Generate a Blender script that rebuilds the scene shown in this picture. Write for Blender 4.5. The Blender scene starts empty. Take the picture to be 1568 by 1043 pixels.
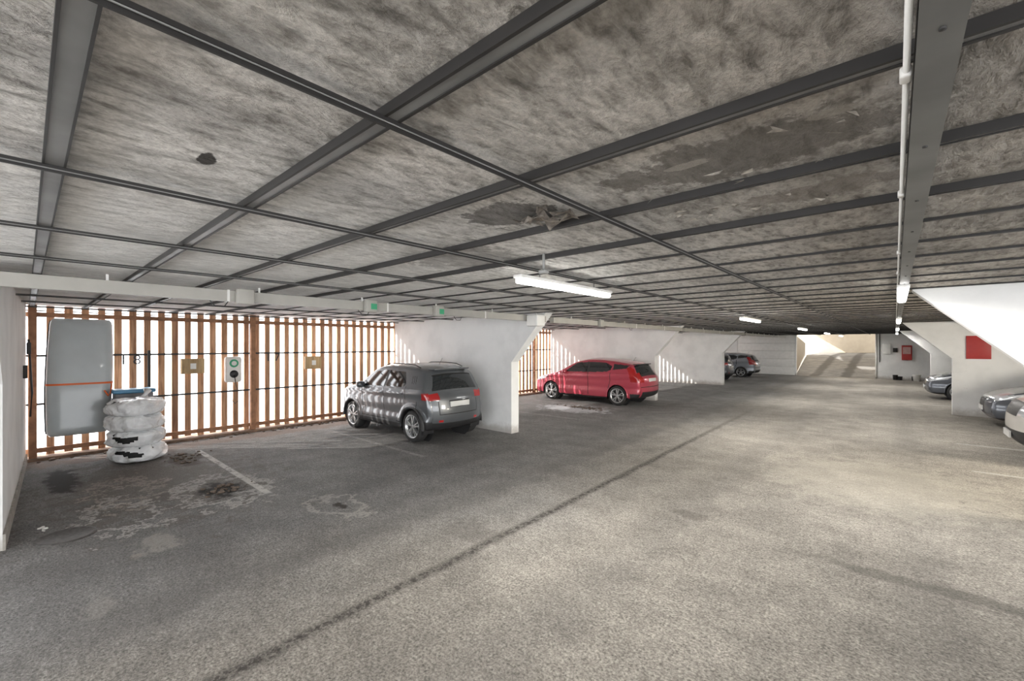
import bpy, math, random
import numpy as np
from mathutils import Vector, Matrix
random.seed(4); np.random.seed(4)
D=bpy.data; SC=bpy.context.scene

# ---------------------------------------------------------------- materials
def nodes(m):
    m.use_nodes=True
    nt=m.node_tree
    return nt, nt.nodes, nt.links, nt.nodes.get('Principled BSDF')
MATS={}
def mat(name,col,rough=.5,metal=0,var=.12,scale=6,bump=0,bscale=40,emit=None,estr=0,coat=0,trans=0):
    if name in MATS: return MATS[name]
    m=D.materials.new(name); nt,N,L,b=nodes(m)
    tc=N.new('ShaderNodeTexCoord')
    no=N.new('ShaderNodeTexNoise'); no.inputs['Scale'].default_value=scale; no.inputs['Detail'].default_value=4
    L.new(tc.outputs['Object'],no.inputs['Vector'])
    cr=N.new('ShaderNodeValToRGB')
    cr.color_ramp.elements[0].position=.3; cr.color_ramp.elements[1].position=.7
    cr.color_ramp.elements[0].color=[c*(1-var) for c in col]+[1]
    cr.color_ramp.elements[1].color=[min(1,c*(1+var)) for c in col]+[1]
    L.new(no.outputs['Fac'],cr.inputs['Fac']); L.new(cr.outputs['Color'],b.inputs['Base Color'])
    b.inputs['Roughness'].default_value=rough; b.inputs['Metallic'].default_value=metal
    b.inputs['Coat Weight'].default_value=coat
    if trans: b.inputs['Transmission Weight'].default_value=trans
    if bump:
        n2=N.new('ShaderNodeTexNoise'); n2.inputs['Scale'].default_value=bscale; n2.inputs['Detail'].default_value=4
        L.new(tc.outputs['Object'],n2.inputs['Vector'])
        bp=N.new('ShaderNodeBump'); bp.inputs['Strength'].default_value=bump; bp.inputs['Distance'].default_value=.02
        L.new(n2.outputs['Fac'],bp.inputs['Height']); L.new(bp.outputs['Normal'],b.inputs['Normal'])
    if emit:
        b.inputs['Emission Color'].default_value=list(emit)+[1]; b.inputs['Emission Strength'].default_value=estr
    MATS[name]=m; return m

class NB:
    """small node-math helper"""
    def __init__(s,m): s.nt,s.N,s.L,s.b=nodes(m); s.tc=s.N.new('ShaderNodeTexCoord'); s.cache={}
    def sep(s,v):
        n=s.N.new('ShaderNodeSeparateXYZ'); s.L.new(v,n.inputs[0]); return n.outputs
    def m(s,op,a,b=None,c=None,clamp=False):
        n=s.N.new('ShaderNodeMath'); n.operation=op; n.use_clamp=clamp
        for i,v in enumerate((a,b,c)):
            if v is None: continue
            if isinstance(v,(int,float)): n.inputs[i].default_value=v
            else: s.L.new(v,n.inputs[i])
        return n.outputs[0]
    def noise(s,scale,detail=5,rough=.55,vec=None,st=None,dist=0):
        key=(scale,detail,rough,st,dist)
        if key in s.cache: return s.cache[key]
        n=s.N.new('ShaderNodeTexNoise'); n.inputs['Scale'].default_value=scale; n.inputs['Detail'].default_value=detail
        n.inputs['Roughness'].default_value=rough; n.inputs['Distortion'].default_value=dist
        v=vec or s.tc.outputs['Object']
        if st:
            mp=s.N.new('ShaderNodeMapping'); mp.inputs['Scale'].default_value=st; s.L.new(v,mp.inputs['Vector']); v=mp.outputs[0]
        s.L.new(v,n.inputs['Vector']); s.cache[key]=n.outputs['Fac']; return n.outputs['Fac']
    def ramp(s,f,stops):
        n=s.N.new('ShaderNodeValToRGB'); e=n.color_ramp.elements
        while len(e)<len(stops): e.new(.5)
        for i,(p,c) in enumerate(stops):
            e[i].position=p; e[i].color=(list(c)+[1]) if not isinstance(c,(int,float)) else (c,c,c,1)
        s.L.new(f,n.inputs['Fac']); return n.outputs['Color']
    def mix(s,f,a,b,mode='MIX'):
        n=s.N.new('ShaderNodeMix'); n.data_type='RGBA'; n.blend_type=mode
        for k,v in ((0,f),(6,a),(7,b)):
            if isinstance(v,(int,float)): n.inputs[k].default_value=v
            elif isinstance(v,(tuple,list)): n.inputs[k].default_value=list(v)+[1]
            else: s.L.new(v,n.inputs[k])
        return n.outputs[2]
    def maprange(s,v,a,b,c=0,d=1):
        n=s.N.new('ShaderNodeMapRange'); n.interpolation_type='SMOOTHSTEP'
        n.inputs[1].default_value=a;n.inputs[2].default_value=b;n.inputs[3].default_value=c;n.inputs[4].default_value=d
        s.L.new(v,n.inputs[0]); return n.outputs[0]
    def mul(s,f,stops):
        n=s.N.new('ShaderNodeMapRange'); n.inputs[1].default_value=stops[0][0];n.inputs[2].default_value=stops[1][0];n.inputs[3].default_value=stops[0][1];n.inputs[4].default_value=stops[1][1]
        s.L.new(f,n.inputs[0]); c=s.N.new('ShaderNodeCombineXYZ')
        for i in range(3): s.L.new(n.outputs[0],c.inputs[i])
        return c.outputs[0]
    def bump(s,h,st,dist=.02,prev=None):
        n=s.N.new('ShaderNodeBump'); n.inputs['Strength'].default_value=st; n.inputs['Distance'].default_value=dist
        s.L.new(h,n.inputs['Height'])
        if prev: s.L.new(prev,n.inputs['Normal'])
        return n.outputs[0]

def floor_mat():
    m=D.materials.new('asphalt_floor'); B=NB(m); o=B.tc.outputs['Object']; x,y,z=B.sep(o)
    big=B.noise(.35,4); med=B.noise(2.2,6,.65); fin=B.noise(55,3,.7); grit=B.noise(18,6,.75)
    warp=B.m('MULTIPLY',B.m('SUBTRACT',med,.5),1.6)
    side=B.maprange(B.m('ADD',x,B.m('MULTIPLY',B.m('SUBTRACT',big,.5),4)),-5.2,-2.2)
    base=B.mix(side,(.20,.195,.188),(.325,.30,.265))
    base=B.mix(1,base,B.mul(big,[(.35,1.14),(.65,.80)]),'MULTIPLY')
    base=B.mix(1,base,B.mul(med,[(.3,.74),(.7,1.2)]),'MULTIPLY')
    base=B.mix(1,base,B.mul(fin,[(.3,.35),(.7,1.6)]),'MULTIPLY')
    base=B.mix(1,base,B.mul(grit,[(.3,.62),(.7,1.35)]),'MULTIPLY')
    vor=B.N.new('ShaderNodeTexVoronoi'); vor.inputs['Scale'].default_value=22; B.L.new(o,vor.inputs['Vector'])
    pit=B.m('MULTIPLY',B.m('SUBTRACT',1,B.maprange(vor.outputs['Distance'],.10,.22)),B.maprange(B.noise(7,3),.5,.6))
    base=B.mix(B.m('MULTIPLY',pit,.65),base,(.05,.045,.04))
    nz4=B.m('SUBTRACT',B.noise(4,6,.72),.5)
    cx=B.m('ADD',B.m('ADD',x,3.02),B.m('ADD',B.m('MULTIPLY',y,.02),B.m('MULTIPLY',B.m('SUBTRACT',med,.5),.14)))
    d=B.m('ABSOLUTE',cx)
    band=B.m('MULTIPLY',B.m('SUBTRACT',1,B.maprange(d,.01,.10)),B.m('SUBTRACT',1,B.maprange(y,8,17)))
    sp=B.maprange(grit,.42,.56)
    base=B.mix(B.m('MULTIPLY',band,B.m('ADD',B.m('MULTIPLY',sp,.75),.18)),base,(.035,.03,.026))
    for cxx,w,s in ((-1.9,.35,.18),(-4.2,.3,.25),(.2,.3,.18),(-5.6,.25,.2)):
        dd=B.m('ABSOLUTE',B.m('ADD',B.m('SUBTRACT',x,cxx),B.m('MULTIPLY',warp,.25)))
        base=B.mix(B.m('MULTIPLY',B.m('SUBTRACT',1,B.maprange(dd,w*.3,w)),s),base,(.10,.095,.09))
    def blob(cx,cy,rx,ry,f,col,amp=1.4,ring=False):
        nonlocal base
        nz=B.m('MULTIPLY',nz4,amp*2)
        dx=B.m('POWER',B.m('ABSOLUTE',B.m('DIVIDE',B.m('SUBTRACT',x,cx),rx)),2)
        dy=B.m('POWER',B.m('ABSOLUTE',B.m('DIVIDE',B.m('SUBTRACT',y,cy),ry)),2)
        r=B.m('ADD',B.m('SQRT',B.m('ADD',dx,dy)),nz)
        if ring: k=B.m('SUBTRACT',1,B.maprange(B.m('ABSOLUTE',B.m('SUBTRACT',r,.85)),.02,.2))
        else: k=B.m('SUBTRACT',1,B.maprange(r,.55,1.05))
        base=B.mix(B.m('MULTIPLY',k,f),base,col)
    blob(-8.2,1.3,2.4,1.3,.5,(.10,.08,.065),2.2)
    blob(-5.0,.6,1.8,1.0,.25,(.12,.115,.11),1.2)
    blob(-7.0,1.85,.85,.55,.7,(.48,.46,.43),1.6,True)
    blob(-7.0,1.8,.42,.28,.97,(.015,.012,.01))
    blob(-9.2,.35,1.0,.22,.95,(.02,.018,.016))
    blob(-9.4,1.85,.6,.3,.85,(.05,.037,.025))
    blob(-6.8,.75,.7,.35,.65,(.5,.48,.45),2,True)
    blob(-7.9,.9,.8,.35,.55,(.42,.38,.33),2,True)
    blob(-5.6,.9,.3,.2,.4,(.40,.38,.34),2.2)
    blob(-4.6,.35,.22,.12,.3,(.36,.34,.31),2.2)
    blob(-5.2,2.6,.5,.3,.6,(.42,.40,.36),1.4,True)
    blob(-5.2,2.6,.13,.08,.95,(.03,.025,.02))
    blob(-7.6,11.5,1.3,.8,.75,(.60,.61,.63))
    blob(-7.5,11.9,.7,.25,.8,(.09,.08,.07))
    blob(.6,4.95,1.5,.12,.5,(.08,.075,.065),1.2)
    blob(-1.8,5.2,.25,.15,.4,(.09,.08,.07))
    blob(-3.3,3.2,.5,.3,.3,(.10,.09,.08),2)
    blob(-10.6,3.5,.35,6,.5,(.16,.10,.07))
    blob(-8.2,6.0,2.0,.9,.5,(.06,.06,.06),.6)  # shadow under the parked hatchback, painted into the floor colour
    blob(-.2,8.2,1.6,1.8,.35,(.50,.47,.40),1.0)  # pool of warm daylight painted into the floor colour
    wearn=B.maprange(B.noise(9,5,.7),.36,.52)
    for yy in (2.18,4.75,9.9,12.4,17.9,20.5):
        dl=B.m('ABSOLUTE',B.m('SUBTRACT',y,yy))
        ln=B.m('SUBTRACT',1,B.maprange(dl,.035,.055))
        rg=B.m('MULTIPLY',B.maprange(x,-9.95,-9.9),B.m('SUBTRACT',1,B.maprange(x,-6.4,-6.3)))
        base=B.mix(B.m('MULTIPLY',B.m('MULTIPLY',ln,rg),B.m('MULTIPLY',wearn,.75 if yy<3 else .22)),base,(.62,.61,.58))
    for yy in (10.0,12.6,20.2,22.8):
        dl=B.m('ABSOLUTE',B.m('SUBTRACT',y,yy))
        ln=B.m('SUBTRACT',1,B.maprange(dl,.035,.055)); rg=B.maprange(x,.9,.95)
        base=B.mix(B.m('MULTIPLY',B.m('MULTIPLY',ln,rg),.5),base,(.62,.61,.58))
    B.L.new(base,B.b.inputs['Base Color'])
    B.b.inputs['Roughness'].default_value=.85; B.b.inputs['Specular IOR Level'].default_value=.35
    nb=B.bump(fin,.6,.012); nb=B.bump(grit,.5,.02,nb)
    B.L.new(nb,B.b.inputs['Normal']); return m

def ceil_mat():
    m=D.materials.new('rough_formed_concrete'); B=NB(m); o=B.tc.outputs['Object']; x,y,z=B.sep(o)
    sc=B.noise(8,6,.6,st=(2.6,1.05,1),dist=.25)
    st=B.noise(2.4,4,.55,st=(1.6,.8,1),dist=.3)
    fin=B.noise(70,3,.6); big=B.noise(.8,4)
    c=B.ramp(sc,[(.32,(.25,.24,.225)),(.43,(.47,.46,.44)),(.57,(.70,.69,.67))])
    c=B.mix(1,c,B.mul(st,[(.32,.72),(.65,1.12)]),'MULTIPLY')
    c=B.mix(1,c,B.mul(fin,[(.3,.80),(.7,1.15)]),'MULTIPLY')
    c=B.mix(1,c,B.mul(big,[(.35,.80),(.62,1.10)]),'MULTIPLY')
    # daylight painted into the colour: slabs paler towards the slat side
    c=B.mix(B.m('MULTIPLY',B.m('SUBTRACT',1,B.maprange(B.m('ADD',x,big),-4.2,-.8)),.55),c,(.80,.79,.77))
    shade_right=B.maprange(B.m('ADD',x,B.m('MULTIPLY',big,1.5)),-2.4,1.4)  # daylight falloff painted in: slab colour darkens towards the right
    c=B.mix(shade_right,B.mix(1,c,(1.15,1.15,1.15),'MULTIPLY'),B.mix(1,c,(.60,.56,.51),'MULTIPLY'))
    nz=B.m('MULTIPLY',B.m('SUBTRACT',B.noise(6,6,.7),.5),2.4)
    def blob(cx,cy,rx,ry,f,col):
        nonlocal c
        dx=B.m('POWER',B.m('ABSOLUTE',B.m('DIVIDE',B.m('SUBTRACT',x,cx),rx)),2)
        dy=B.m('POWER',B.m('ABSOLUTE',B.m('DIVIDE',B.m('SUBTRACT',y,cy),ry)),2)
        r=B.m('ADD',B.m('SQRT',B.m('ADD',dx,dy)),nz)
        c=B.mix(B.m('MULTIPLY',B.m('SUBTRACT',1,B.maprange(r,.8,1.0)),f),c,col)
    blob(-.45,1.75,.5,.22,.7,(.10,.09,.075))
    blob(-.62,1.72,.10,.03,.6,(.4,.37,.32))
    blob(-.15,1.62,.07,.03,.6,(.38,.35,.3))
    blob(-1.55,1.75,.3,.22,.75,(.06,.055,.05))
    blob(-2.6,2.4,.5,.5,.5,(.14,.13,.12))
    blob(-1.95,.45,.07,.03,1,(.04,.035,.03))
    blob(-.25,2.4,.4,.12,.55,(.15,.13,.11))
    vor=B.N.new('ShaderNodeTexVoronoi'); vor.inputs['Scale'].default_value=3.5; B.L.new(o,vor.inputs['Vector'])
    pit=B.m('SUBTRACT',1,B.maprange(vor.outputs['Distance'],.02,.045))
    c=B.mix(B.m('MULTIPLY',pit,.8),c,(.05,.045,.04))
    B.L.new(c,B.b.inputs['Base Color']); B.b.inputs['Roughness'].default_value=.9
    nb=B.bump(sc,.9,.04); nb=B.bump(fin,.2,.01,nb)
    B.L.new(nb,B.b.inputs['Normal']); return m

def wall_mat(name='white_plaster',col=(.80,.80,.79)):
    m=D.materials.new(name); B=NB(m); o=B.tc.outputs['Object']; x,y,z=B.sep(o)
    n=B.noise(1.6,5); f=B.noise(30,5)
    c=B.mix(B.maprange(n,.35,.7),col,[k*.88 for k in col])
    dirt=B.m('SUBTRACT',1,B.maprange(B.m('ADD',z,B.m('MULTIPLY',B.noise(5,5,.7),.35)),.18,.42))
    c=B.mix(B.m('MULTIPLY',dirt,.75),c,(.33,.30,.27))
    sp=B.maprange(B.noise(9,7,.8),.64,.7)
    c=B.mix(B.m('MULTIPLY',sp,.35),c,(.35,.32,.28))
    B.L.new(c,B.b.inputs['Base Color']); B.b.inputs['Roughness'].default_value=.8
    B.L.new(B.bump(f,.15,.01),B.b.inputs['Normal']); return m

def wood_mat(name,ca,cb):
    m=D.materials.new(name); B=NB(m)
    g=B.noise(5,6,.6,st=(6,6,.35),dist=.5); g2=B.noise(1.1,3,st=(1,3,.2))
    c=B.ramp(g,[(.3,ca),(.7,cb)]); c=B.mix(1,c,B.mul(g2,[(.3,.7),(.7,1.25)]),'MULTIPLY')
    B.L.new(c,B.b.inputs['Base Color']); B.b.inputs['Roughness'].default_value=.75
    B.L.new(B.bump(g,.3,.01),B.b.inputs['Normal']); return m

# ---------------------------------------------------------------- mesh builder
class MB:
    def __init__(s): s.v=[]; s.f=[]; s.m=[]; s.sm=[]; s.mats=[]
    def mi(s,m):
        if m not in s.mats: s.mats.append(m)
        return s.mats.index(m)
    def add(s,vs,fs,m,smooth=False):
        o=len(s.v); s.v.extend([tuple(map(float,p)) for p in vs]); i=s.mi(m)
        for f in fs: s.f.append([a+o for a in f]); s.m.append(i); s.sm.append(smooth)
    def box(s,x0,x1,y0,y1,z0,z1,m):
        s.add([(x0,y0,z0),(x1,y0,z0),(x1,y1,z0),(x0,y1,z0),(x0,y0,z1),(x1,y0,z1),(x1,y1,z1),(x0,y1,z1)],
              [(0,3,2,1),(4,5,6,7),(0,1,5,4),(1,2,6,5),(2,3,7,6),(3,0,4,7)],m)
    def bbox(s,x0,x1,y0,y1,z0,z1,m,b=.01):
        import bmesh
        bm=bmesh.new(); bmesh.ops.create_cube(bm,size=1)
        for v in bm.verts: v.co=Vector(((x0+x1)/2+v.co.x*(x1-x0),(y0+y1)/2+v.co.y*(y1-y0),(z0+z1)/2+v.co.z*(z1-z0)))
        bmesh.ops.bevel(bm,geom=bm.edges[:],offset=b,segments=3,affect='EDGES',profile=.5)
        bm.verts.index_update()
        s.add([v.co for v in bm.verts],[[v.index for v in f.verts] for f in bm.faces],m,True); bm.free()
    def prism(s,poly,y0,y1,m):
        n=len(poly); vs=[(p[0],y0,p[1]) for p in poly]+[(p[0],y1,p[1]) for p in poly]
        fs=[tuple(range(n)),tuple(range(2*n-1,n-1,-1))]+[(i,i+n,(i+1)%n+n,(i+1)%n) for i in range(n)]
        s.add(vs,fs,m)
    def tube(s,pts,r,m,n=10,smooth=True):
        pts=[Vector(p) for p in pts]; vs=[];fs=[]
        for i,p in enumerate(pts):
            d=(pts[min(i+1,len(pts)-1)]-pts[max(i-1,0)]).normalized()
            a=d.cross(Vector((0,0,1)));
            if a.length<.01: a=d.cross(Vector((0,1,0)))
            a.normalize(); b=d.cross(a)
            rr=r[i] if isinstance(r,(list,tuple)) else r
            for k in range(n):
                t=2*math.pi*k/n; vs.append(p+a*math.cos(t)*rr+b*math.sin(t)*rr)
        for i in range(len(pts)-1):
            for k in range(n): fs.append((i*n+k,i*n+(k+1)%n,(i+1)*n+(k+1)%n,(i+1)*n+k))
        fs.append(tuple(range(n-1,-1,-1))); fs.append(tuple(range((len(pts)-1)*n,len(pts)*n)))
        s.add(vs,fs,m,smooth)
    def lathe(s,prof,c,axis,m,n=32):
        vs=[];fs=[]
        for r,a in prof:
            for k in range(n):
                t=2*math.pi*k/n
                if axis=='y': vs.append((c[0]+r*math.cos(t),c[1]+a,c[2]+r*math.sin(t)))
                elif axis=='x': vs.append((c[0]+a,c[1]+r*math.cos(t),c[2]+r*math.sin(t)))
                else: vs.append((c[0]+r*math.cos(t),c[1]+r*math.sin(t),c[2]+a))
        for i in range(len(prof)-1):
            for k in range(n): fs.append((i*n+k,i*n+(k+1)%n,(i+1)*n+(k+1)%n,(i+1)*n+k))
        s.add(vs,fs,m,True)
    def ellipsoid(s,c,r,m,n=20,k=12,e=1.0):
        vs=[];fs=[]
        sg=lambda a:(abs(a)**e)*(1 if a>=0 else -1)
        for i in range(k+1):
            p=-math.pi/2+math.pi*i/k
            for j in range(n):
                t=2*math.pi*j/n
                vs.append((c[0]+r[0]*sg(math.cos(p))*sg(math.cos(t)),c[1]+r[1]*sg(math.cos(p))*sg(math.sin(t)),c[2]+r[2]*sg(math.sin(p))))
        for i in range(k):
            for j in range(n): fs.append((i*n+j,i*n+(j+1)%n,(i+1)*n+(j+1)%n,(i+1)*n+j))
        s.add(vs,fs,m,True)
    def obj(s,name,loc=(0,0,0),rotz=0):
        me=D.meshes.new(name); me.from_pydata(s.v,[],s.f)
        for m in s.mats: me.materials.append(m)
        me.polygons.foreach_set('material_index',s.m); me.polygons.foreach_set('use_smooth',s.sm); me.update()
        o=D.objects.new(name,me); o.location=loc; o.rotation_euler=(0,0,rotz); SC.collection.objects.link(o); return o

# ---------------------------------------------------------------- base materials
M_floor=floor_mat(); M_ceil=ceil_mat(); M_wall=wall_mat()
M_beige=wall_mat('beige_render',(.36,.30,.22))
M_dark=mat('dark_steel',(.030,.028,.027),.55,.3)
M_steel=mat('galvanised_steel',(.30,.30,.29),.5,.1,.2,3)
M_steeln=mat('beam_flange_steel',(.22,.22,.218),.42,.3,.3,3)
M_steel2=mat('beam_steel',(.16,.16,.155),.5,.3,.25,3)
M_whitep=mat('white_paint_metal',(.78,.77,.74),.4,0,.05)
M_cream=mat('cable_duct_cream',(.40,.385,.35),.5,0,.06)
M_wood=wood_mat('slat_wood',(.30,.14,.07),(.70,.42,.25))
M_post=mat('rust_brown_post',(.30,.15,.08),.7,0,.3,8)
M_tan=wood_mat('box_plywood',(.40,.27,.13),(.58,.42,.24))
M_black=mat('black_plastic',(.018,.018,.019),.5)
M_rubber=mat('tyre_rubber',(.022,.022,.022),.8,0,.2,20,.3)
M_alloy=mat('alloy_silver',(.55,.56,.57),.3,.8,.05)
M_glass=mat('tinted_glass',(.015,.018,.02),.06,0,.1,coat=.5)
M_red=mat('tail_lamp_red',(.34,.015,.015),.15,0,.1,coat=.6)
M_clear=mat('lamp_clear',(.6,.62,.65),.12,.3,.05,coat=.5)
M_plate=mat('number_plate',(.62,.62,.60),.4,0,.03)
M_gap=mat('panel_gap',(.01,.01,.01),.8)
M_tube=mat('fluorescent_diffuser',(.9,.9,.9),.4,0,.01,emit=(1,.99,.95),estr=5)
M_green=mat('green_indicator',(.05,.35,.18),.4,0,.05)
M_signred=mat('sign_red',(.38,.02,.018),.45,0,.08)
M_snow=mat('outside_snow',(.75,.76,.78),.8,0,.05,2,.3,6)

# ---------------------------------------------------------------- shell
H=2.705
b=MB(); b.box(-11.6,9,-7,34.2,-.2,0,M_floor); b.obj('floor')
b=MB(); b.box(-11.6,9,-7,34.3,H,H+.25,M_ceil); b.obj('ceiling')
def partL(y0,y1,name,xe=-6.5):
    b=MB(); b.prism([(-11.15,0),(xe,0),(xe,1.62),(xe+.98,H),(-11.15,H)],y0,y1,M_wall); b.obj(name)
partL(7.3,7.55,'wall_bay_partition'); partL(15.1,15.35,'wall_bay_partition'); partL(23.3,23.6,'wall_bay_partition')
b=MB()
vs=[(-11.15,0,0),(-6.5,-.15,0),(-6.5,-.15,1.62),(-5.67,-.18,2.48),(-5.67,-.18,H),(-11.15,0,H)]
vs+= [(v[0],v[1]-.25,v[2]) for v in vs]; n=6
b.add(vs,[tuple(range(n)),tuple(range(2*n-1,n-1,-1))]+[(i,i+n,(i+1)%n+n,(i+1)%n) for i in range(n)],M_wall); b.obj('wall_left')
b=MB(); 
vs=[(-11.1,.0,0),(-6.49,-.15,0),(-6.49,-.15,.16),(-11.1,.0,.14)]; vs+=[(v[0],v[1]+.02,v[2]) for v in vs]; n=4
b.add(vs,[tuple(range(n)),tuple(range(2*n-1,n-1,-1))]+[(i,i+n,(i+1)%n+n,(i+1)%n) for i in range(n)],mat('grimy_base',(.30,.28,.25),.8,0,.3,9)); b.obj('baseboard_left')
def partR(y0,y1,name):
    b=MB(); b.prism([(1.23,0),(7.4,0),(7.4,H),(.16,H),(.16,H-.02),(1.23,1.62)],y0,y1,M_wall); b.obj(name)
partR(7.34,7.6,'wall_bay_partition'); partR(17.7,17.95,'wall_bay_partition'); partR(27.9,28.15,'wall_bay_partition')
b=MB(); b.box(7.4,7.65,7.34,34.2,0,H,M_wall); b.obj('wall_right')
for x0,x1 in ((-11.6,-8.5),(-.9,7.4),(-5.0,-4.92)):
    b=MB(); b.box(x0,x1,34,34.25,0,H,M_wall); b.obj('wall_back')
b=MB()
for i in range(5): b.bbox(-8.49,-5.01,34.02,34.1,.02+i*.535,.02+i*.535+.525,M_whitep,.012)
b.box(-8.49,-5.01,34.1,34.14,0,H,M_cream); b.obj('door_1')

b=MB(); y=.02; 
while y<34:
    w=.105+random.uniform(-.008,.008); xo=random.uniform(-.006,.006)
    b.box(-11.31+xo,-11.255+xo,y,y+w,.06+random.uniform(-.01,.02),2.70,M_wood); y+=.222
b.obj('wall_slats')
b=MB()
for z in (.95,1.80): b.box(-11.255,-11.22,0,34,z,z+.035,M_dark)
b.box(-11.255,-11.2,0,34,.12,.2,M_post)
b.box(-11.255,-11.2,0,34,2.5,2.58,M_post)
for y in (.03,3.45,10.5,13.9,19,22.5,28): b.box(-11.22,-11.12,y,y+.1,0,2.70,M_post)
b.box(-11.22,-11.18,1.62,1.66,.0,1.9,M_dark)
b.obj('slat_wall_frame')
b=MB(); b.box(-11.6,-11.05,0,34,0,.05,mat('rubble_kerb',(.20,.13,.09),.9,0,.4,6,.8,20)); b.obj('trim_1')

# ceiling grid
P=.65; Q=1.23
b=MB()
k=-8
while .07+P*k<34:
    y=.07+P*k; kk=k; k+=1
    if y<-6.9: continue
    if kk<5:
        w=(.024,.018,.012,.009,.008)[max(0,kk)]; e=(.007,.010,.010,.008,.007)[max(0,kk)]
        b.box(-11.5,8.5,y-w-.006,y+w+.006,2.685,2.704,M_dark)
        b.box(-11.5,8.5,y-w,y+w,2.672,2.686,M_steeln)
        b.box(-11.5,8.5,y-w-e,y-w,2.668,2.688,M_dark); b.box(-11.5,8.5,y+w,y+w+e,2.668,2.688,M_dark)
    else:
        b.box(-11.5,8.5,y-.009,y+.009,2.692,2.704,M_dark)
        b.box(-11.5,8.5,y-.013,y+.013,2.688,2.692,M_dark)
for i in range(-9,7):
    x=-1.13+Q*i
    if i==1: continue
    b.box(x-.015,x+.015,-6.9,34,2.66,2.672,M_dark)
    b.box(x-.004,x+.004,-6.9,34,2.648,2.665,M_dark)
    b.box(x+.008,x+.011,-6.9,34,2.657,2.661,M_steel)  # thin pale strip standing in for the highlight along the bar
b.obj('ceiling_grid_beams')
b=MB(); b.box(.032,.10,-6.9,34,2.6,2.610,M_steel2); b.box(.06,.072,-6.9,34,2.61,2.67,M_dark); b.box(.032,.10,-6.9,34,2.66,2.672,M_dark)
y=.5
while y<33:
    b.lathe([(0,-.004),(.006,-.004),(.006,0)],(.067,y,2.6),'z',M_dark,8); y+=.65
b.obj('ceiling_main_beam')
b=MB(); b.tube([(.019,-3,2.625),(.019,34,2.625)],.0065,M_whitep)
for y in (1.35,2.4,3.9,5.0): b.bbox(.007,.029,y-.02,y+.02,2.612,2.638,M_whitep,.005)
b.obj('conduit_pipe')
b=MB()
for y0,y1 in ((-6.5,7.29),(7.56,15.09),(15.36,23.29),(23.61,33.9)):
    y=y0
    while y<y1-.05:
        b.box(-5.61,-5.51,y,min(y+1.98,y1),2.49,2.61,M_cream)
        if y+2<y1: b.box(-5.615,-5.505,y+1.975,y+2.0,2.485,2.615,M_whitep)
        y+=2.0
for y in (1.55,3.1,4.3,9.4): b.bbox(-5.5,-5.42,y,y+.17,2.46,2.63,M_cream,.012)
for y in (3.14,4.34): b.box(-5.42,-5.415,y+.03,y+.12,2.5,2.58,M_green)
b.bbox(-5.48,-5.2,6.6,6.85,2.38,2.6,M_whitep,.02)
for y in (1.3,3.0,4.7,8.6,11): 
    b.tube([(-5.46,y,2.48),(-5.45,y+.05,2.42),(-5.45,y+.13,2.42),(-5.46,y+.17,2.48)],.005,M_black,6)
y=-6
while y<33: b.box(-5.57,-5.55,y,y+.02,2.6,2.67,M_whitep); y+=1.3
b.obj('cable_duct')

def fixture(x,y,L=1.56,en=40):
    b=MB(); b.bbox(x-.05,x+.05,y-L/2,y+L/2,2.575,2.605,M_whitep,.008)
    b.bbox(x-.04,x+.04,y-L/2+.01,y+L/2-.01,2.53,2.577,M_tube,.02)
    for yy in (y-L*.3,y+L*.3): b.tube([(x,yy,2.6),(x,yy,2.67)],.005,M_steel2,6)
    b.obj('fluorescent_ceiling_light')
    l=D.lights.new('fluorescent_lamp','AREA'); l.shape='RECTANGLE'; l.size=.08; l.size_y=L; l.energy=en; l.color=(1,.97,.92)
    o=D.objects.new('fluorescent_lamp',l); o.location=(x,y,2.52); SC.collection.objects.link(o)
for y in (3.55,10.7,17.9,25.1,32): fixture(-2.4,y,en=28)
fixture(-2.4,-3.6,en=35)  # unseen fixture added behind the camera to lift the ambient light
for y in (6.5,13.5,20.5,27.5): fixture(.06,y,1.5,en=28)
fixture(.06,-2.4,1.5,en=35)  # second added fixture, out of view behind the camera, for fill

b=MB()
pt=[]
for i in range(9):
    for j in range(6):
        pt.append((-1.52+i*.035+random.uniform(-.012,.012),1.72+j*.045+random.uniform(-.012,.012),2.69-.035*math.sin(i*.9)*math.cos(j*1.1)-.03*random.random()))
b.add(pt,[(i*6+j,i*6+j+1,(i+1)*6+j+1,(i+1)*6+j) for i in range(8) for j in range(5) if random.random()>.15],mat('torn_board',(.16,.14,.12),.9,0,.6,25,.8,40),False)
for _ in range(30):
    fx=random.uniform(-.9,-.05); fy=random.choice((1.62,1.8,1.95,2.3,2.45))+random.uniform(-.05,.05); s=random.uniform(.012,.04)
    q=[(fx+random.uniform(-s,s)*1.6,fy+random.uniform(-s,s),2.70-random.uniform(0,.022)) for _ in range(4)]
    b.add(q,[(0,1,2),(0,2,3)],mat('loose_flake',(.34,.31,.27),.9,0,.5,30),False)
b.obj('torn_ceiling_board')
b=MB(); b.tube([(-1.95,2.55,2.68),(-1.95,2.55,2.55)],.010,M_steel,8); b.bbox(-1.98,-1.92,2.52,2.58,2.53,2.56,M_steel,.01); b.obj('sprinkler_head')

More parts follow.
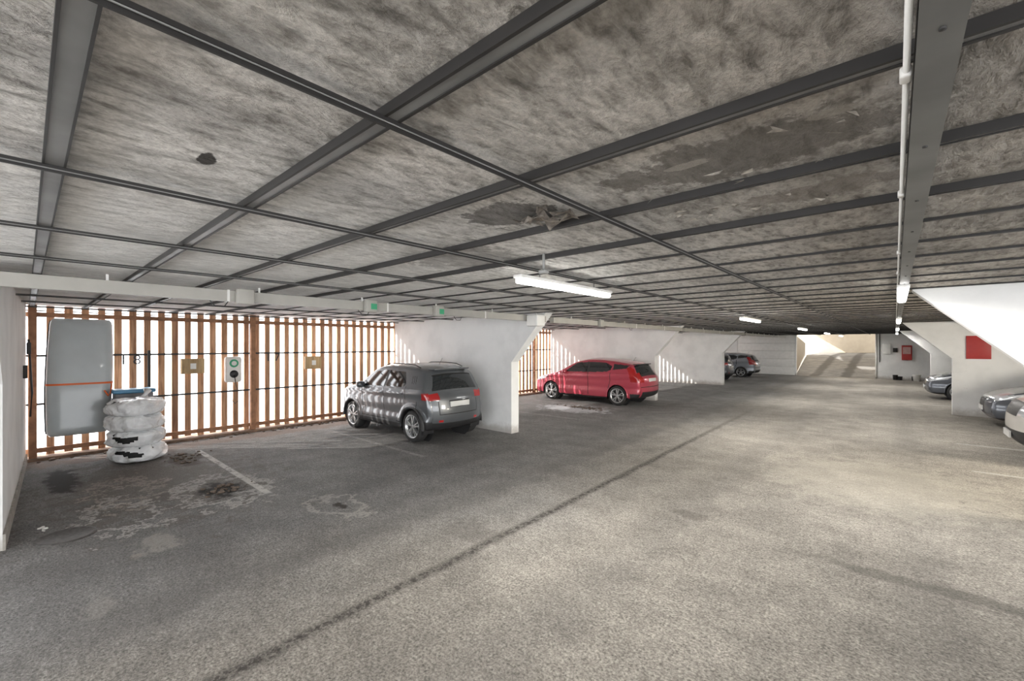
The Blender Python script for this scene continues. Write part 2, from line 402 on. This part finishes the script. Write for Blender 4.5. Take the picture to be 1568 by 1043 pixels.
# ---------------------------------------------------------------- outside
b=MB(); b.box(-60,-11.6,-30,90,-.3,-.05,M_snow); b.obj('ground_outside')
b=MB()
rm=D.materials.new('ramp_surface'); RB=NB(rm); rx,ry,rz=RB.sep(RB.tc.outputs['Object'])
rc=RB.mix(RB.maprange(RB.noise(1.5,6,.7),.35,.65),(.30,.295,.29),(.17,.168,.165))
for xx in (-3.95,-2.35):
    dd=RB.m('ABSOLUTE',RB.m('ADD',RB.m('SUBTRACT',rx,xx),RB.m('MULTIPLY',RB.m('SUBTRACT',RB.noise(.8,3),.5),.4)))
    rc=RB.mix(RB.m('MULTIPLY',RB.m('SUBTRACT',1,RB.maprange(dd,.15,.38)),.8),rc,(.03,.03,.03))
RB.L.new(rc,RB.b.inputs['Base Color'])
b.add([(-5,34.2,-.01),(-.9,34.2,-.01),(.5,47,1.15),(-6,47,1.15),(.5,60,1.3),(-6,60,1.3)],[(0,1,2,3),(3,2,4,5)],rm); b.obj('ramp_floor')
b=MB(); b.box(-12,4,56,56.3,.8,4.4,M_beige); b.obj('wall_outside')
b=MB(); b.box(-8,3,34.3,56.2,4.2,4.4,M_beige); b.obj('ramp_light_cover')  # unseen cover added to keep sky and sun off the ramp
b=MB(); b.add([(-5.0,34.25,0),(-6.1,47,0),(-6.1,47,2.2),(-5.0,34.25,2.7)],[(0,1,2,3)],M_beige); b.add([(-.9,34.25,0),(.6,47,0),(.6,47,2.2),(-.9,34.25,2.7)],[(0,1,2,3)],M_beige); b.obj('ramp_side_walls')

# ---------------------------------------------------------------- cars
def chaikin(p,it=2):
    p=np.array(p,float)
    for _ in range(it):
        q=np.roll(p,-1,0); a=.75*p+.25*q; c=.25*p+.75*q; p=np.empty((2*len(a),2)); p[0::2]=a; p[1::2]=c
    return p
def resample(p,ds):
    q=np.vstack([p,p[:1]]); s=np.r_[0,np.cumsum(np.hypot(*np.diff(q,axis=0).T))]
    n=int(s[-1]/ds); t=np.linspace(0,s[-1],n,endpoint=False)
    return np.c_[np.interp(t,s,q[:,0]),np.interp(t,s,q[:,1])]
def inpoly(x,z,poly):
    r=np.zeros(x.shape,bool); n=len(poly)
    for i in range(n):
        x0,z0=poly[i]; x1,z1=poly[(i+1)%n]
        if z0==z1: continue
        c=((z>=min(z0,z1))&(z<max(z0,z1)))&(x<(x1-x0)*(z-z0)/(z1-z0)+x0); r^=c
    return r
def dist_out(x,z,E):
    out=np.full(x.shape,9.)
    for i in range(0,len(E)):
        a=E[i];c=E[(i+1)%len(E)];d=c-a;l=d@d
        t=np.clip(((x-a[0])*d[0]+(z-a[1])*d[1])/l,0,1)
        out=np.minimum(out,np.hypot(x-a[0]-t*d[0],z-a[1]-t*d[1]))
    return out
def make_car(name,loc,outline,W,paint,wheels,R,belt,side_rules,strip_rules,ds=.015,tum=.36,plate_z=.8,rails=False,clad=True,mirror=(1.2,1.1),rotz=0,handles=(),lamp=None):
    E=resample(chaikin(outline,3),ds); L=E[:,0].max(); x0=E[:,0].min()
    T=np.roll(E,-2,0)-np.roll(E,2,0); T/=np.hypot(T[:,0],T[:,1])[:,None]
    Nn=np.c_[-T[:,1],T[:,0]]
    E2=resample(E,ds*3)
    def hw(x,z,d):
        t=(x-L/2)/(L/2); w=W*(1-.11*np.abs(t)**5)
        bz=belt[0]+belt[1]*x/L
        w=w-.05*np.clip((.5-z)/.3,0,1)**2
        w=w-np.where(z>bz,.012+tum*(z-bz),0)
        w=w+.018*np.exp(-((z-bz+.10)/.07)**2)-.014*np.exp(-((z-.58)/.10)**2)
        if clad:
            for wx in wheels:
                dd=np.hypot(x-wx,z-R); w=w+.022*np.clip(1-np.abs(dd-R-.08)/.07,0,1)**.5*(z<bz)
        r=.075; q=np.clip(1-d/r,0,1); return w-r*(1-np.sqrt(np.clip(1-q*q,0,1)))
    mb=MB(); mats=[paint,M_glass,M_black,M_gap,M_red,M_clear,M_whitep]
    for mm in mats: mb.mi(mm)
    iL=E[:,0].argmin(); iR=E[:,0].argmax()
    up=E[iL:iR+1] if iL<iR else np.vstack([E[iL:],E[:iR+1]])
    lo=E[iR:iL+1] if iR<iL else np.vstack([E[iR:],E[:iL+1]])
    lo=lo[::-1]
    nx=int((L-x0)/ds); s=np.linspace(0,1,nx+1); xs=x0+(L-x0)*(s-.012*np.sin(2*np.pi*s)); xs[0]+=1e-4; xs[-1]-=1e-4
    zt=np.interp(xs,up[:,0],up[:,1]); zb=np.interp(xs,lo[:,0],lo[:,1])
    nz=int(1.3/ds); v=np.linspace(0,1,nz+1)
    X=np.repeat(xs[:,None],nz+1,1); Z=zb[:,None]+(zt-zb)[:,None]*v[None]
    dd=dist_out(X,Z,E2); dd[:,0]=0; dd[:,-1]=0
    Y=hw(X,Z,dd)
    xc=(X[:-1,:-1]+X[1:,1:])/2; zc=(Z[:-1,:-1]+Z[1:,1:])/2
    mi=np.zeros(xc.shape,int)
    for fn,k in side_rules: mi[fn(xc,zc)]=k
    keep=np.ones(xc.shape,bool)
    for wx in wheels: keep&=np.hypot(xc-wx,zc-R)>R+.045
    idx=np.arange((nx+1)*(nz+1)).reshape(nx+1,nz+1)
    for sg in (1,-1):
        o=len(mb.v); mb.v.extend(np.c_[X.ravel(),sg*Y.ravel(),Z.ravel()].tolist())
        q=np.stack([idx[:-1,:-1],idx[1:,:-1],idx[1:,1:],idx[:-1,1:]],-1)[keep]+o
        if sg==1: q=q[:,::-1]
        mb.f.extend(q.tolist()); mb.m.extend(mi[keep].tolist()); mb.sm.extend([True]*len(q))
    K=int(2*W/ds/1.5)//2*2; f=np.linspace(-1,1,K+1)
    ye=hw(E[:,0],E[:,1],np.zeros(len(E)))
    crown=.10*Nn[:,0]**2+.045*np.clip(Nn[:,1],0,1)**2
    prof=1-np.abs(f)**2.4
    SX=E[:,0][:,None]+Nn[:,0][:,None]*crown[:,None]*prof; SZ=E[:,1][:,None]+Nn[:,1][:,None]*crown[:,None]*prof
    SY=ye[:,None]*f[None]
    n=len(E); idx=np.arange(n*(K+1)).reshape(n,K+1)
    nxt=np.roll(idx,-1,0)
    q=np.stack([idx[:,:-1],idx[:,1:],nxt[:,1:],nxt[:,:-1]],-1)
    fx=SX[:,:-1]; fz=np.repeat(E[:,1][:,None],K,1); ff=np.repeat(((f[1:]+f[:-1])/2)[None],n,0); nzn=np.repeat(Nn[:,1][:,None],K,1)
    mi=np.zeros(fx.shape,int); mi[nzn<-.7]=2
    for fn,k in strip_rules: mi[fn(fx,fz,np.abs(ff),nzn)]=k
    keep=np.ones(fx.shape,bool)
    for wx in wheels: keep&=~((np.hypot(fx-wx,fz-R)<R+.05)&(np.abs(ff)>.55))
    o=len(mb.v); mb.v.extend(np.c_[SX.ravel(),SY.ravel(),SZ.ravel()].tolist())
    q=q[keep]+o; mb.f.extend(q.tolist()); mb.m.extend(mi[keep].tolist()); mb.sm.extend([True]*len(q))
    def rear(z,f0=0):
        c=E[(E[:,0]>L*.6)]; i=np.abs(c[:,1]-z).argmin(); j=np.where((E==c[i]).all(1))[0][0]
        return E[j,0]+Nn[j,0]*crown[j]*(1-abs(f0)**2.4)
    for wx in wheels:
        for sg in (1,-1):
            Yo=W*(1-.11*abs((wx-L/2)/(L/2))**5)
            n2=28; vs=[];fs=[]
            for k in range(n2+1):
                t=-.35+ (math.pi+.7)*k/n2
                for yy in (Yo-.03,Yo-.30): vs.append((wx+(R+.05)*math.cos(t),sg*yy,R+(R+.05)*math.sin(t)))
            for k in range(n2): fs.append((2*k,2*k+1,2*k+3,2*k+2))
            mb.add(vs,fs,M_black)
            mb.lathe([(0,0),(R+.05,0)],(wx,sg*(Yo-.30),R),'y',M_black,28)
            vs=[];fs=[]
            for k in range(n2+1):
                t=-.1+(math.pi+.2)*k/n2
                for rr,oy in ((R+.035,-.03),(R+.04,.008),(R+(.085 if clad else .055),.006),(R+(.09 if clad else .06),-.03)):
                    px=wx+rr*math.cos(t); pz=R+rr*math.sin(t)
                    vs.append((px,sg*(Yo+ (.012 if clad else .0)+oy),pz))
            for k in range(n2):
                for j in range(3): fs.append((4*k+j,4*k+j+1,4*k+5+j,4*k+4+j))
            mb.add(vs,fs,M_black if clad else paint,True)
            yc=sg*(Yo-.115); tr=R*.70
            mb.lathe([(tr,-.1),(R*.93,-.105),(R,-.07),(R*1.0,0),(R,.07),(R*.93,.105),(tr,.1)],(wx,yc,R),'y',M_rubber,40)
            mb.lathe([(tr,.098*sg),(tr+.012,.104*sg),(tr-.006,.098*sg),(tr-.02,.03*sg)],(wx,yc,R),'y',M_alloy,40)
            mb.lathe([(0,.02*sg),(tr,.02*sg)],(wx,yc,R),'y',M_black,28)
            mb.lathe([(0,.085*sg),(.03,.082*sg),(.045,.07*sg),(.05,.03*sg)],(wx,yc,R),'y',M_alloy,20)
            for k in range(5):
                for da in (-.16,.16):
                    a=2*math.pi*k/5+.3; a1=a+da*.5; a2=a+da*1.25
                    p1=(math.cos(a1)*.035,math.sin(a1)*.035); p2=(math.cos(a2)*(tr-.003),math.sin(a2)*(tr-.003))
                    nx_,nz_=-math.sin(a),math.cos(a); vs=[]
                    for yy in (.03,.088):
                        for (px,pz),ww in ((p1,.014),(p2,.012)):
                            for e in (-1,1): vs.append((wx+px+nx_*ww*e,yc+sg*(yy-(.0 if ww>.013 else .002)),R+pz+nz_*ww*e))
                    mb.add(vs,[(0,1,3,2),(4,6,7,5),(0,2,6,4),(1,5,7,3),(0,4,5,1),(2,3,7,6)],M_alloy)
    for sg in (1,-1):
        mb.ellipsoid((mirror[0],sg*(W+.075),mirror[1]),(.075,.10,.075),paint,16,10,.75)
        mb.tube([(mirror[0]-.02,sg*(W-.06),mirror[1]-.05),(mirror[0],sg*(W+.05),mirror[1]-.03)],.02,M_black,8)
        for hx,hz in handles: mb.ellipsoid((hx,sg*(float(hw(np.array(hx),np.array(hz),np.array(1.)))+.012),hz),(.09,.018,.015),paint,12,8,.8)
        if rails:
            P=[]
            for i in range(8):
                a=1.75+i*.19
                P.append((a,sg*(W-.25),float(np.interp(a,up[:,0],up[:,1]))+(.035 if 0<i<7 else .0)+.010))
            mb.tube(P,.010,M_black,8)
    rx=rear(plate_z); mb.bbox(rx-.02,rx+.012,-.26,.26,plate_z-.055,plate_z+.055,M_plate,.006)
    mb.box(x0-.115,x0-.09,-.26,.26,.40,.51,M_plate)
    zt_=float(np.interp(L-.55,up[:,0],up[:,1]))+.04
    mb.tube([(L-.62,0,zt_),(L-.5,0,zt_+.16)],.004,M_black,6)
    if lamp: lamp(mb,rear)
    return mb.obj(name,loc,rotz)

def paint(name,c,metal=.4,rough=.3): return mat(name,c,rough,metal,.03,coat=.8)
P_grey=paint('car_paint_grey',(.105,.112,.12)); P_red=paint('car_paint_red',(.42,.05,.08),.2)
P_white=paint('car_paint_white',(.62,.60,.56),0); P_dark=paint('car_paint_dark',(.10,.11,.13)); P_silver=paint('car_paint_silver',(.30,.32,.35),.5)

ig=[(.35,.24),(.16,.25),(.09,.36),(.07,.55),(.09,.78),(.17,.93),(.4,1.01),(.75,1.06),(.98,1.11),(1.3,1.36),(1.48,1.48),(1.75,1.54),(2.3,1.56),(2.9,1.545),(3.2,1.50),(3.33,1.43),(3.42,1.22),(3.47,1.04),(3.53,.95),(3.56,.8),(3.585,.62),(3.57,.42),(3.5,.28),(3.3,.24),(2,.22)]
def ig_side():
    w1=[(1.22,1.08),(1.5,1.40),(2.02,1.45),(2.02,1.10)]
    w2=[(2.10,1.10),(2.10,1.45),(2.68,1.44),(2.83,1.20),(2.78,1.13)]
    tail=[(3.36,.89),(3.38,1.03),(3.7,1.02),(3.7,.89)]
    head=[(.0,.75),(.05,.92),(.4,.96),(.36,.80)]
    return [(lambda x,z:inpoly(x,z,w1)|inpoly(x,z,w2),1),
     (lambda x,z:inpoly(x,z,[(2.02,1.1),(2.02,1.45),(2.1,1.45),(2.1,1.1)]),2),
     (lambda x,z:(z<.36)|((z<.46)&(x>3.35)),2),
     (lambda x,z:((np.abs(x-2.06)<.009)|(np.abs(x-1.16)<.009))&(z>.38)&(z<1.1),3),
     (lambda x,z:(np.abs(x-2.86+.25*np.clip(.75-z,0,1))<.009)&(z>.65)&(z<1.15),3),
     (lambda x,z:(np.abs(z-.40)<.006)&(x>1.16)&(x<2.75),3),
     (lambda x,z:((np.abs(x-(2.98+.25*(1.36-z)))<.008)|(np.abs(x-(3.04+.25*(1.36-z)))<.008)|(np.abs(x-(3.10+.25*(1.36-z)))<.008))&(z>1.20)&(z<1.36),3),
     (lambda x,z:inpoly(x,z,tail),4),(lambda x,z:inpoly(x,z,head),5),
     (lambda x,z:(np.abs(x-3.22)<.007)&(z>.5)&(z<.85),3)]
ig_strip=[(lambda x,z,f,n:(x>1.0)&(x<1.52)&(z>1.13)&(z<1.50)&(f<.93),1),
 (lambda x,z,f,n:(x>3.2)&(z>1.07)&(z<1.36)&(f<.88),1),
 (lambda x,z,f,n:(x>3.2)&(z>1.36)&(z<1.375)&(f<.91),3),
 (lambda x,z,f,n:(x>3.2)&(z>.89)&(z<1.02)&(f>.72),4),
 (lambda x,z,f,n:(x>3.2)&(np.abs(z-.60)<.010)&(f<.80),3),
 (lambda x,z,f,n:(x>3.2)&(z>.6)&(z<.86)&(np.abs(f-.79)<.010),3),
 (lambda x,z,f,n:(x>3.2)&(z>.72)&(z<.86)&(f<.42),3),
 (lambda x,z,f,n:(x>3.2)&(z<.44),2),
 (lambda x,z,f,n:(x>3.2)&(z>.45)&(z<.50)&(f>.64)&(f<.80),4),
 (lambda x,z,f,n:(x<.4)&(z>.72)&(z<.90)&(f>.6),5),(lambda x,z,f,n:(x<.4)&(z>.70)&(z<.88)&(f<.6),2),(lambda x,z,f,n:(x<.4)&(z<.5),2)]
def igl(mb,rear):
    mb.bbox(rear(1.0)-.01,rear(1.0)+.02,-.05,.05,.97,1.01,M_alloy,.008)
    mb.tube([(rear(1.1)+.01,.0,1.1),(rear(1.22)+.012,.30,1.13)],.01,M_black,6)
    mb.bbox(3.20,3.42,-.48,.48,1.485,1.515,P_grey,.012)
make_car('hatchback_car',(-10.5,6.06,0),ig,.82,P_grey,(.66,3.06),.33,(1.03,.09),ig_side(),ig_strip,ds=.014,tum=.42,plate_z=.79,rails=True,mirror=(1.2,1.10),handles=((1.95,.96),(2.72,.99)),lamp=igl)

lf=[(.4,.20),(.16,.22),(.08,.36),(.07,.55),(.11,.72),(.3,.83),(.7,.93),(1.05,1.01),(1.3,1.12),(1.75,1.36),(2.05,1.46),(2.45,1.51),(3.0,1.50),(3.5,1.45),(3.95,1.37),(4.05,1.30),(4.15,1.10),(4.22,1.0),(4.31,.90),(4.33,.65),(4.32,.42),(4.22,.27),(3.9,.21),(2.2,.20)]
def lf_side():
    w1=[(1.45,1.06),(1.95,1.38),(2.40,1.43),(2.40,1.08)]
    w2=[(2.47,1.08),(2.47,1.43),(3.1,1.41),(3.35,1.30),(3.30,1.17),(3.15,1.11)]
    tail=[(4.02,.80),(3.98,1.05),(3.86,1.25),(3.98,1.30),(4.4,1.0),(4.4,.80)]
    head=[(.0,.66),(.1,.78),(.75,.90),(.55,.76)]
    return [(lambda x,z:inpoly(x,z,w1)|inpoly(x,z,w2),1),
     (lambda x,z:inpoly(x,z,[(2.40,1.08),(2.40,1.43),(2.47,1.43),(2.47,1.08)]),2),
     (lambda x,z:inpoly(x,z,[(3.38,1.18),(3.40,1.38),(3.95,1.34),(3.86,1.24)]),2),
     (lambda x,z:(z<.27)|((z<.42)&(x>4.0)),2),
     (lambda x,z:((np.abs(x-2.44)<.010)|(np.abs(x-1.40)<.010)|(np.abs(x-3.3+.3*np.clip(.8-z,0,1))<.010))&(z>.3)&(z<1.08),3),
     (lambda x,z:inpoly(x,z,tail),4),(lambda x,z:inpoly(x,z,head),5)]
lf_strip=[(lambda x,z,f,n:(x>1.25)&(x<2.1)&(z>1.09)&(z<1.46)&(f<.93),1),
 (lambda x,z,f,n:(x>3.9)&(z>1.04)&(z<1.32)&(f<.92),1),
 (lambda x,z,f,n:(x>3.9)&(z>.97)&(z<1.04)&(f<.8),2),
 (lambda x,z,f,n:(x>3.9)&(z>.80)&(z<1.1)&(f>.76),4),
 (lambda x,z,f,n:(x>3.9)&(np.abs(z-.66)<.008),3),
 (lambda x,z,f,n:(x>3.9)&(z<.5)&(f<.9),2),
 (lambda x,z,f,n:(x<.6)&(z>.68)&(z<.86)&(f>.62),5),(lambda x,z,f,n:(x<.3)&(z>.34)&(z<.66)&(f<.5),2)]
make_car('hatchback_car',(-10.45,13.85,0),lf,.87,P_red,(.86,3.55),.33,(.99,.10),lf_side(),lf_strip,ds=.02,plate_z=.86,clad=False,mirror=(1.52,1.07),handles=((2.3,.93),(3.15,.96)),
  lamp=lambda mb,rear: mb.bbox(3.8,4.12,-.55,.55,1.345,1.375,M_black,.01))
make_car('hatchback_car',(-10.6,26.7,0),ig,.84,P_dark,(.66,3.06),.315,(1.03,.09),ig_side(),ig_strip,ds=.03,plate_z=.79)
make_car('hatchback_car',(-10.8,30.6,0),lf,.87,P_silver,(.86,3.55),.32,(.99,.10),lf_side(),lf_strip,ds=.03,plate_z=.86,clad=False,mirror=(1.52,1.07))
make_car('hatchback_car',(1.65,16.1,0),lf,.86,P_dark,(.86,3.55),.32,(.99,.10),lf_side(),lf_strip,ds=.025,plate_z=.86,clad=False,mirror=(1.52,1.07))
make_car('hatchback_car',(.85,23.0,0),lf,.86,P_dark,(.86,3.55),.32,(.99,.10),lf_side(),lf_strip,ds=.03,plate_z=.86,clad=False,mirror=(1.52,1.07))
suv=[(x*1.22,z*1.08+.02) for x,z in ig]
def scale_rules(rs,sx,sz,strip):
    out=[]
    for fn,k in rs:
        if strip: out.append((lambda x,z,f,n,fn=fn:fn(x/sx,(z-.02)/sz,f,n),k))
        else: out.append((lambda x,z,fn=fn:fn(x/sx,(z-.02)/sz),k))
    return out
make_car('suv_car',(1.50,11.6,0),suv,.92,P_white,(.80,3.73),.35,(1.12,.10),scale_rules(ig_side(),1.22,1.08,0),scale_rules(ig_strip,1.22,1.08,1),ds=.022,plate_z=.86,mirror=(1.45,1.2))

# ---------------------------------------------------------------- things in the near left bay
M_rb=mat('roof_box_grey',(.50,.54,.55),.32,0,.05,3,coat=.3); M_or=mat('orange_strap',(.85,.16,.03),.5)
b=MB(); n=40
def rbring(v):
    z=.44+2.03*v
    e=min(v,1-v)
    k=(1-(1-min(e/.07,1))**2.5)**.4 if e<.07 else 1
    wy=(.39+.03*math.sin(v*math.pi))*(.86+.14*k); dx=(.20-.05*v)*(.35+.65*k)
    return z,wy,dx
def sq(a,e): return (abs(a)**e)*(1 if a>=0 else -1)
def rbloft(v0,v1,rows,g,m,cap=True):
    vs=[];fs=[]
    for i in range(rows+1):
        v=v0+(v1-v0)*i/rows; z,wy,dx=rbring(v)
        for k in range(n):
            t=2*math.pi*k/n; vs.append((-10.78+.10*v*-1+sq(math.cos(t),.5)*(dx+g),.62+.05*v+sq(math.sin(t),.42)*(wy+g),z))
    for i in range(rows):
        for k in range(n): fs.append((i*n+k,i*n+(k+1)%n,(i+1)*n+(k+1)%n,(i+1)*n+k))
    if cap: fs+= [tuple(range(n-1,-1,-1)),tuple(range(rows*n,(rows+1)*n))]
    b.add(vs,fs,m,True)
rbloft(0.002,.998,60,0,M_rb)
rbloft(.43,.446,2,.006,M_or,False)
pts=[]
for i in range(31):
    v=.02+.96*i/30; z,wy,dx=rbring(v); pts.append((-10.86-.1*v,.62+.05*v+wy+.004,z))
b.tube(pts,.012,M_black,6)
pts=[(p[0],1.24+.1*(i/30)-p[1],p[2]) for i,p in enumerate(pts)]
b.tube(pts,.012,M_black,6)
for z in (.96,1.82): b.box(-11.22,-10.9,.55,.7,z-.02,z+.02,M_dark)
b.tube([(-10.6,1.03,1.33),(-10.5,1.02,1.28),(-10.48,1.0,1.15),(-10.52,.98,1.10),(-10.55,.93,1.2)],.012,M_or,6)
b.obj('roof_cargo_box')

M_bag=mat('plastic_bag_white',(.85,.86,.87),.25,0,.12,5,.9,14,coat=.3)
b=MB(); cx,cy=-9.9,1.28
from mathutils import noise as mn
for i in range(4):
    zc=.145+i*.262; ox=random.uniform(-.02,.02); oy=random.uniform(-.03,.03)
    b.lathe([(.17,-.1),(.28,-.115),(.325,-.08),(.33,0),(.325,.08),(.28,.115),(.17,.1),(.17,-.1)],(cx+ox,cy+oy,zc),'z',M_rubber,36)
    vs=[];fs=[];n=96;k=26
    for a in range(k+1):
        p=-math.pi/2+math.pi*a/k
        for j in range(n):
            t=2*math.pi*j/n
            r=.385*abs(math.cos(p))**.42; z=.145*sq(math.sin(p),.7)
            nn=mn.noise(Vector((math.cos(t)*2.6,math.sin(t)*2.6,zc*5+z*9)))*.06+mn.noise(Vector((math.cos(t)*8,math.sin(t)*8,zc*9+z*22)))*.03+mn.noise(Vector((math.cos(t)*19,math.sin(t)*19,zc*9+z*45)))*.014
            r=max(0,r+nn*(1 if r>.1 else 0)); vs.append((cx+ox+r*math.cos(t),cy+oy+r*math.sin(t),max(.004,zc+z+nn*.4)))
    for a in range(k):
        for j in range(n):
            t=2*math.pi*(j+.5)/n; p=-1+2*(a+.5)/k
            if i<2:
                da=(t-(5.7 if i else 5.8)+math.pi)%(2*math.pi)-math.pi
                if (da/.55)**2+((p-.1)/.14+.7*math.sin(da*4+i))**2<1: continue
            fs.append((a*n+j,a*n+(j+1)%n,(a+1)*n+(j+1)%n,(a+1)*n+j))
    b.add(vs,fs,M_bag,True)
b.tube([(cx-.1,cy+.12,1.05),(cx-.08,cy+.14,1.14),(cx-.12,cy+.17,1.2)],[.09,.03,.06],M_bag,12)
b.obj('bagged_tyre_stack')
b=MB(); b.bbox(-10.75,-10.35,1.02,1.62,1.13,1.20,mat('blue_plastic',(.08,.25,.42),.4),.02); b.bbox(-10.72,-10.38,1.05,1.59,0,1.13,mat('grey_crate',(.2,.2,.21),.6),.02); b.obj('lidded_plastic_bin')

b=MB(); b.bbox(-11.2,-11.05,2.93,3.25,1.17,1.75,M_whitep,.05)
b.lathe([(0,.012),(.075,.012),(.09,0)],(-11.05,3.09,1.60),'x',M_green,24); b.lathe([(0,.02),(.05,.02),(.055,.0)],(-11.05,3.09,1.60),'x',M_whitep,20)
b.lathe([(0,.02),(.07,.02),(.085,0)],(-11.05,3.09,1.36),'x',M_black,24)
b.tube([(-11.03,3.09,1.34),(-11.0,3.12,1.1),(-11.0,3.2,.8),(-11.02,3.1,.7),(-11.03,3.0,.85),(-11.05,3.02,1.18)],.008,M_black,8); b.obj('ev_charger')
for yy in (2.35,4.88):
    b=MB(); b.box(-11.2,-11.1,yy-.2,yy+.2,1.40,1.72,M_tan); b.box(-11.1,-11.09,yy-.17,yy+.17,1.43,1.69,M_tan); b.box(-11.09,-11.085,yy-.05,yy+.05,1.5,1.62,M_whitep)
    b.obj('wooden_socket_box')
def textobj(t,name,loc,size,m):
    c=D.curves.new(name,'FONT'); c.body=t; c.size=size; c.extrude=.004; c.align_x='CENTER'; c.materials.append(m)
    o=D.objects.new(name,c); o.location=loc; o.rotation_euler=(math.pi/2,0,math.pi/2); SC.collection.objects.link(o); return o
textobj('1 8','bay_number',(-11.21,1.36,1.63),.26,M_black)
textobj('1 7','bay_number',(-11.21,3.95,1.63),.26,M_black)
b=MB(); b.tube([(-10.9,.03,2.1),(-10.9,.05,1.7),(-10.85,.07,1.2),(-10.9,.05,.8)],.014,M_black,8); b.bbox(-10.98,-10.82,.005,.06,1.85,2.05,M_black,.01); b.bbox(-9.9,-9.8,-.03,.02,1.5,1.7,M_dark,.01); b.obj('wall_hose')

b=MB(); b.lathe([(0,.006),(.2,.006),(.21,.012),(.235,.012),(.24,0)],(-6.5,.28,0),'z',mat('cast_iron',(.10,.095,.09),.6,.5,.3,30),36); b.obj('manhole_cover')
b=MB(); M_deb=mat('rubble',(.12,.09,.07),.9,0,.5,20)
def debris(cx,cy,rx,ry,n,s0,s1,m):
    for _ in range(n):
        x=random.gauss(cx,rx); y=random.gauss(cy,ry); s=random.uniform(s0,s1)
        b.ellipsoid((x,y,s*.25),(s*random.uniform(.6,1.4),s*random.uniform(.5,1.2),s*.4),m,6,4,.8)
debris(-7.0,1.85,.16,.12,40,.01,.04,M_deb); debris(-9.4,1.9,.25,.12,40,.01,.045,M_deb); debris(-11,3.5,.08,2.2,120,.02,.06,M_deb)
debris(-7.4,11.8,.35,.12,40,.02,.05,M_deb); debris(-6.9,.1,.10,.03,6,.01,.03,M_whitep)
b.obj('floor_debris')

b=MB(); b.bbox(.28,.72,33.86,34.0,1.15,2.0,M_signred,.015); b.box(.33,.67,33.85,33.86,1.5,1.9,mat('sign_white_panel',(.5,.3,.28),.5)); b.obj('fire_hose_cabinet')
b=MB(); b.bbox(-.55,-.2,33.88,34,1.5,2.1,M_whitep,.015); b.obj('electrical_cabinet')
b=MB(); b.bbox(-.1,.1,33.93,34,1.6,1.85,M_dark,.01); b.obj('meter_box')
b=MB(); b.lathe([(0,0),(.14,0),(.17,.35),(.18,.36),(.16,.36),(.14,.03)],(.9,33.0,0),'z',M_whitep,24); b.obj('white_bucket')
for dx,dz in ((-.5,.28),(-.3,.2),(.3,.22)):
    b=MB(); b.lathe([(0,0),(.10,0),(.12,dz),(.13,dz+.01),(.11,dz+.01),(.1,.02)],(.5+dx,33.4,0),'z',M_black,20); b.obj('black_bucket')
b=MB(); b.bbox(1.50,1.98,17.66,17.70,1.62,2.27,M_signred,.006); b.obj('red_wall_sign')
b=MB(); b.tube([(-.86,33.96,0),(-.86,33.96,2.7)],.035,M_whitep,8); b.tube([(-.7,33.96,1.0),(-.7,33.96,2.7)],.02,M_dark,8); b.obj('wall_pipe')

# ---------------------------------------------------------------- lights
w=D.worlds.new('World'); SC.world=w; w.use_nodes=True
bg=w.node_tree.nodes['Background']; bg.inputs[0].default_value=(.95,.97,1,1); bg.inputs[1].default_value=2.7
s=D.lights.new('sun','SUN'); s.energy=4.2; s.angle=.01; s.color=(1,.95,.88)
o=D.objects.new('sun',s); o.rotation_euler=Vector((.60,.62,-.42)).to_track_quat('-Z','Y').to_euler(); SC.collection.objects.link(o)
def area(loc,dirv,sx,sy,en,col):
    l=D.lights.new('daylight_opening','AREA'); l.shape='RECTANGLE'; l.size=sx; l.size_y=sy; l.energy=en; l.color=col
    o=D.objects.new('daylight_opening',l); o.location=loc; o.rotation_euler=Vector(dirv).to_track_quat('-Z','Y').to_euler(); SC.collection.objects.link(o)
area((7.2,9.4,2.2),(-1,0,-.36),2.6,.9,300,(1,.93,.80))

SC.view_settings.view_transform='Standard'; SC.view_settings.look='None'; SC.view_settings.exposure=1.35

c=D.cameras.new('camera'); c.sensor_width=36; c.lens=36*661/1568; c.shift_y=7.5/1568; c.clip_end=300
o=D.objects.new('camera',c); o.location=(0,0,2.0); o.rotation_euler=(math.pi/2,0,math.radians(41.6)); SC.collection.objects.link(o)
SC.camera=o
